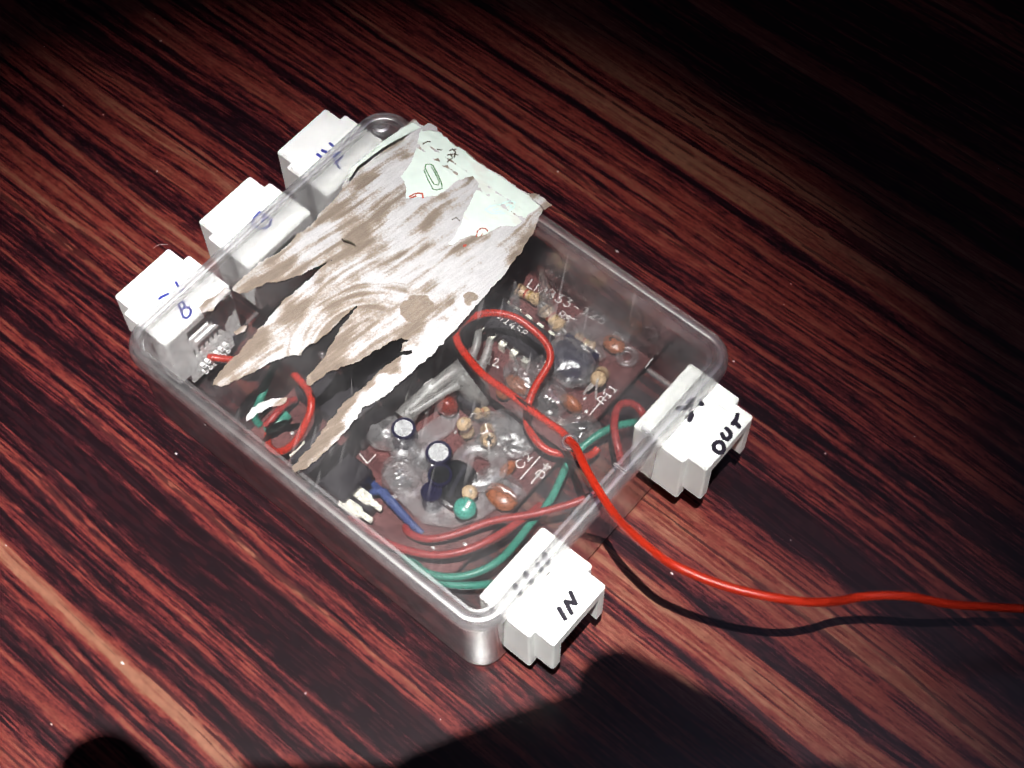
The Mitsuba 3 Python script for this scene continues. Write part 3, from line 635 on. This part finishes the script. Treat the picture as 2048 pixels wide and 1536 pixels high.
rg = trimesh.creation.torus(5.0, 2.3, 30, 14); rg.apply_scale((1, 1, .7)); rg.apply_translation((23.24, -8.16, 10)); glue('glue_ring', rg, 'glue')
rg = trimesh.creation.torus(2.6, 0.55, 30, 10); rg.apply_translation((31.5, 41.43, 8)); glue('glue_ring', rg, 'glue_clear')
rg = trimesh.creation.torus(1.6, 0.4, 30, 10); rg.apply_translation((31.82, 40.95, 9)); glue('glue_ring', rg, 'glue_clear')
film = sg.Polygon([(6.21, -24.78), (13.12, -27.13), (21.37, -27.88), (27.91, -23.98), (31.95, -17.22), (33.08, -11.81), (34.68, -6.32), (30.64, -7), (28.1, -12.75), (28.81, -19.32), (26.47, -22.35), (20.77, -22.5), (15.14, -20.92), (10.43, -18.49), (8.64, -10.75), (10.21, -3.82), (8.81, -0.27), (5.83, -3.71), (4.74, -12.16), (5.12, -20.19)]).buffer(1.2).buffer(-.6)
glue('glue_film', sheet(film, lambda x, y: ZB + 1.6 + 1.6 * meshkit.fbm(np.c_[x * .25, y * .25, 0 * x] + 20, 3), 1.4, 1.2), 'glue', 'wide milky film of glue around the capacitors')
rnd = random.Random(4)
strings = []
for a, b, dz in (((-15.82, -10.82, 24), (-0, -20.51, 8), 3), ((-0.8, -3.29, 24), (1.86, -11.91, 12), 1), ((-17.15, -12.66, 10), (-7.38, -19.53, 9), 2), ((-3.92, -8.84, 20), (2.93, -3.77, 14), 4), ((-10.13, -22.21, 9), (-7.01, -18.18, 8), 3), ((-7.04, -14.56, 14), (1.71, -10.03, 14), 3), ((-16.47, -24.98, 8), (-12.52, -25.43, 8), 1), ((-2.7, -8.11, 22), (7.78, -15.27, 10), 2), ((6.14, 21.91, 12), (13.87, 14.8, 12), 2), ((-6.78, -23.79, 10), (0.51, -27.44, 8), 2)):
    a, b = np.array(a), np.array(b); mid = (a + b) / 2 + np.array([rnd.uniform(-3, 3), rnd.uniform(-3, 3), -dz])
    strings.append(tube([a, mid, b], 0.13, 5, 1.5))
obj('glue_thread', join(strings), 'glue_grey', pcb)
labels[[k for k in scene if k.endswith('glue_thread')][0]] = {'label': 'hair-thin threads of hot glue', 'kind': 'stuff'}
# the dark blue lead and its fork
obj('blue_lead', tube([(1.76, -28.04, 8), (6.06, -28.86, 9), (11.44, -29.61, 10), (17.64, -30.17, 8), (23.48, -30.13, 6.3)], [1.0, .85, 1.25, 1.1, .8], 10), 'lead_blue', pcb)
obj('blue_lead', tube([(11.53, -29.71, 10), (8.8, -29.5, 10), (7.55, -30.61, 9.5), (7.06, -31.19, 8)], [1.2, 1.2, 1.1, 0.8], 10), 'lead_blue', pcb)
# solder joints and specks on the bare corner of the board
rnd = random.Random(8)
for k in range(46):
    x, y = rnd.uniform(BX0 + 8, BX1 - 1.5), rnd.uniform(BY0 + 2, BY1 - 2)
    obj('solder_joint', blob((x, y, ZB), (rnd.uniform(.35, .8), rnd.uniform(.35, .8), rnd.uniform(.3, .7)), k, .15, 1), 'metal', pcb)

# ------------------------------------------------------------------ wires inside the box
def wire(name, pts, material, label, cat='wire', r=1.0, group=None):
    return single(name, tube(pts, r, 14, 1.0), material, label, cat, group)


wire('red_wire', [(42.17, 16.08, 7), (41.52, 11.57, 8), (39.03, 7.66, 12), (35.35, 5.2, 13), (31.46, 4.76, 14), (28.13, 5.42, 16), (26.5, 6.39, 18), (24.66, 9.55, 20), (23.33, 13.68, 21), (22.58, 18.5, 22), (21.5, 21.75, 23), (18.2, 23.74, 24), (13.05, 24.19, 25), (8.63, 23.56, 26), (4, 20.82, 27), (1.39, 17.47, 27.5), (0.14, 13.93, 28), (0.25, 10.59, 28.5), (3.32, 7.5, 29), (7.85, 5.89, 29), (14.41, 4.37, 29.5), (20.34, 4.25, 30), (28.22, 4.16, 30.3), (34.44, 4.08, 30.5), (40.15, 3.95, 31), (42.81, 2.93, 32.5), (45.55, 1.53, 35), (51.5, -2.64, 39.5), (65.58, -9.75, 44.8), (73.09, -12.88, 50), (80.49, -14.59, 53.5), (85.33, -14.92, 55.2), (95.17, -12.2, 55), (104.1, -7.99, 54.5), (110.82, -3.1, 52.5), (114.65, 1.97, 48.5), (116.91, 6.97, 43.5), (118.98, 10.89, 41), (126.01, 17.86, 39.5), (132.66, 23.95, 34.5), (138.71, 31.17, 28), (143.67, 36.6, 24.5), (151.77, 43.85, 22), (162.26, 52.37, 20)], 'wire_red', 'orange-red wire looping under the lid, out through its hole and away to the right')
wire('red_wire', [(7.51, -39.26, 9), (13.68, -39.4, 10), (18.02, -39.45, 11), (24.83, -37.73, 12), (31.71, -34.38, 13), (36.81, -29.1, 14), (40.08, -21.73, 14), (41.38, -15.74, 13), (41.72, -10.8, 11), (41.39, -6.13, 8)], 'wire_red_dull', 'red wire sagging along the near end of the box, the lower of two that cross')
wire('red_wire', [(19.04, -31.5, 6.5), (21.21, -32.64, 8), (23.96, -32.47, 9), (27.01, -31.17, 10), (31.83, -25.41, 11), (34.89, -20.45, 12), (38.47, -16.09, 13), (42.77, -11.67, 14), (46.71, -6.84, 15), (49.71, -2.81, 16), (52.25, 3.01, 16)], 'wire_red_dull', 'red wire running from beside the blue lead towards the near wall')
wire('green_wire', [(23.83, -37.77, 8), (26.21, -38.19, 8), (31.54, -38.19, 9), (37.38, -35.51, 10), (41.63, -31.1, 11), (43.99, -24.51, 11), (43.71, -16.61, 10), (42.97, -10.36, 9), (42.43, -3.47, 8), (40.26, 4.1, 8), (39.09, 9.53, 8), (39.84, 15.61, 9), (42.17, 20.71, 11), (47.28, 25.21, 14)], 'wire_green', 'long green wire curving from the near wall up to the OUT socket')
wire('green_wire', [(24.71, -37.18, 7), (30.19, -37.76, 7), (36.33, -37.22, 8), (42.26, -33.77, 9), (46.65, -30.43, 11)], 'wire_green', 'short green wire ending at the IN socket')
wire('red_wire', [(48.74, 26.21, 16), (45.66, 27.7, 16), (43.52, 27.07, 17), (42.05, 24.78, 18), (43.21, 20.83, 19), (46.43, 16.78, 19), (49.93, 14.05, 18), (51.56, 12.83, 15), (51.68, 12.16, 9), (51.03, 10.43, 5)], 'wire_red_dull', 'dark red wire hooking out of the OUT socket')
wire('red_wire', [(-50.37, -30.54, 12), (-47.96, -28.9, 12), (-45.17, -26.41, 11), (-39.55, -22.64, 12), (-31.75, -20.8, 15), (-24.61, -22.13, 18), (-19.93, -23.56, 20), (-16.92, -25.45, 21), (-15.42, -27.56, 20), (-14.89, -29.55, 19), (-14.5, -32.29, 17), (-14.7, -34.8, 15), (-15.95, -37.12, 13), (-18.1, -38.55, 11), (-22.2, -37.84, 8), (-25.43, -35.31, 6), (-27.23, -32, 5)], 'wire_red', 'red wire from the B socket bending round under the paper fingers')
wire('green_wire', [(-45.58, -26.46, 9), (-38.93, -23.28, 12), (-35.3, -19.73, 15), (-33.92, -22.62, 15), (-32.61, -26.55, 14), (-31.38, -30.77, 12), (-30.85, -33.94, 9), (-29.25, -34.36, 6)], 'wire_green', 'green wire dropping past the paper shred from the B socket')
wire('red_wire', [(-25.51, -35.13, 11), (-25.18, -32.72, 12), (-25.53, -29.26, 12), (-25.99, -24.17, 9)], 'wire_red_dull', 'short red wire end below the cream paper shred', r=.95)
wire('green_wire', [(-26.11, -34.58, 8), (-24.68, -32.54, 9), (-24.53, -28.64, 9)], 'wire_green', 'dark green wire stub lying against the short red end', r=1.5)
wire('red_wire', [(-49.78, -0.65, 12), (-48.44, -0.14, 13), (-47.78, 2.05, 13), (-46.35, 7.16, 12)], 'wire_red_dull', 'red wire end at the D socket in the gap of the paper')
wire('green_wire', [(-47.57, 5.72, 12), (-47.31, 7.39, 12), (-47, 10.76, 12)], 'wire_green', 'green wire end at the D socket in the gap of the paper')

# ------------------------------------------------------------------ dust on the table
rnd = random.Random(12)
dust = []
for k in range(44):
    x, y = rnd.uniform(-190, 160), rnd.uniform(-130, 190)
    if abs(x) < 76 and abs(y) < 52: continue
    r = rnd.uniform(.12, .32)
    dust.append(blob((x, y, r * .6), (r * rnd.uniform(.8, 2), r, r), k, .3, 1))
for k in range(2):
    x, y, a = rnd.uniform(-170, 140), rnd.uniform(-110, 130), rnd.uniform(0, 3.1)
    if abs(x) < 80 and abs(y) < 58: continue
    d = np.array([math.cos(a), math.sin(a)]) * rnd.uniform(2, 5)
    dust.append(tube([(x, y, .12), (x + d[0] * .5 - d[1] * .15, y + d[1] * .5 + d[0] * .15, .3), (x + d[0], y + d[1], .12)], .06, 5, .8))
single('dust', join(dust), 'silk', 'scattered white dust specks and hairs on the table', 'dust', kind='stuff')

# ------------------------------------------------------------------ the lamp (a torch held high), an added sheen panel and the person taking the picture: outside the frame
ax = (AIM - LAMP) / np.linalg.norm(AIM - LAMP)
tk = thing('torch', 'black tube torch held high above the table, lighting the box', 'torch')
RB, SNOOT, AP = 7.0, 200.0, 13.1
disk = trimesh.creation.cylinder(RB, 0.8, sections=32)
disk.apply_transform(trimesh.geometry.align_vectors((0, 0, 1), ax)); disk.apply_translation(LAMP)
bulb = obj('bulb', disk, 'lamp_black', tk, smooth=False)
scene[bulb]['emitter'] = {'type': 'area', 'radiance': rgb(LAMP_RADIANCE, LAMP_RADIANCE * .985, LAMP_RADIANCE * .96)}
obj('barrel', lathe(LAMP - ax * 60, [(0, 0), (AP + 3, 0), (AP + 3, SNOOT + 60), (AP, SNOOT + 60), (AP, 45), (0, 45)], ax, 48), 'lamp_black', tk)

sheen_key = thing('window', 'added glowing panel above and beyond the table for a bluish sheen', 'window')  # made-up emitter, added to put a bluish sheen on the wood
wc, wn = np.array([300.0, 590.0, 1780.0]), np.array([-0.08, -0.30, -0.95]); wn /= np.linalg.norm(wn)
wx = np.cross((0, 1, 0), wn); wx /= np.linalg.norm(wx); wy = np.cross(wn, wx)


def slab(a0, a1, b0, b1, t0, t1):
    m = box(a0, a1, b0, b1, t0, t1); m.vertices = wc + m.vertices[:, :1] * wx + m.vertices[:, 1:2] * wy + m.vertices[:, 2:] * wn
    return m


pane = obj('pane', slab(-480, 480, -330, 230, -6, 0), 'lamp_black', sheen_key, smooth=False)
scene[pane]['emitter'] = {'type': 'area', 'radiance': rgb(*SHEEN_PANEL)}
for q in ((-540, -480, -390, 290), (480, 540, -390, 290), (-480, 480, -390, -330), (-480, 480, 230, 290), (-15, 15, -330, 230)):
    obj('frame', slab(*q, -20, 20), 'white_plastic_old', sheen_key)  # border around the added emitter


def dev(r_, u_, b_):
    """A point by the camera: r_ to the right of the lens, u_ above it, b_ behind it."""
    return CAM + RIGHT * r_ - DOWN * (u_ + 1.5) - AXIS * b_


cm = trimesh.creation.box((1, 1, 1)); cm = box(-64, 58, -36, 29, 16, 42, 4)
cm.vertices = np.array([dev(*v) for v in cm.vertices])
single('compact_camera', cm, 'camera_grey', 'small grey camera held over the table by the person', 'camera')


def chain(js):
    out = []
    for (a, ra), (b, rb) in zip(js[:-1], js[1:]):
        ss = []
        for c, r_ in ((a, ra), (b, rb)):
            s_ = trimesh.creation.icosphere(subdivisions=2, radius=r_); s_.apply_translation(dev(*c)); ss.append(s_.vertices)
        out.append(man(trimesh.convex.convex_hull(np.vstack(ss))))
    return out


parts = []
parts += chain([((190, -330, 190), 48), ((120, -120, 90), 34), ((78, -40, 62), 24), ((52, -8, 52), 24)])          # right forearm and wrist to palm
parts += chain([((78, -36, 62), 26), ((66, -2, 50), 20)])
parts += chain([((60, -6, 50), 20), ((34, 8, 40), 17), ((14, 20, 34), 13), ((12, 32, 28), 12)])
for js in ([((58, 4, 42), 12), ((42, 20, 32), 10), ((26, 34, 24), 9.5), ((11, 43, 20), 8.5)],                        # index finger on the shutter
           [((66, -6, 44), 12), ((68, -2, 22), 11), ((56, -6, 2), 10), ((46, -8, 0), 9)],
           [((68, -20, 44), 12), ((70, -20, 20), 11), ((58, -22, 2), 10), ((48, -22, 0), 9)],
           [((66, -34, 46), 11), ((66, -36, 22), 10), ((56, -37, 6), 9), ((48, -37, 2), 8)],
           [((52, -16, 56), 13), ((30, -8, 54), 12), ((10, -2, 50), 10)]):
    parts += chain(js)
parts += chain([((-170, -360, 190), 48), ((-120, -130, 90), 34), ((-74, -46, 60), 24), ((-54, -22, 52), 22)])     # left arm
for js in ([((-54, -4, 46), 12), ((-40, 16, 32), 10), ((-22, 25, 22), 8.5), ((3, 35, 20), 8)],
           [((-72, -18, 44), 12), ((-82, 10, 26), 11), ((-86, 26, 20), 9), ((-74, 14, 12), 8)],
           [((-62, -36, 46), 11), ((-60, -36, 20), 10), ((-46, -34, 4), 9)],
           [((-58, -48, 48), 11), ((-54, -46, 24), 10), ((-40, -43, 14), 9)],
           [((-46, -26, 56), 13), ((-26, -22, 54), 11), ((-8, -16, 50), 10)]):
    parts += chain(js)
hands = m3.Manifold.batch_boolean(parts, m3.OpType.Add).refine_to_length(7)
hm = tri(hands); trimesh.smoothing.filter_taubin(hm, iterations=8)
single('person', hm, 'skin', 'arms and hands of a person holding the small camera with both hands', 'person', smooth=True)
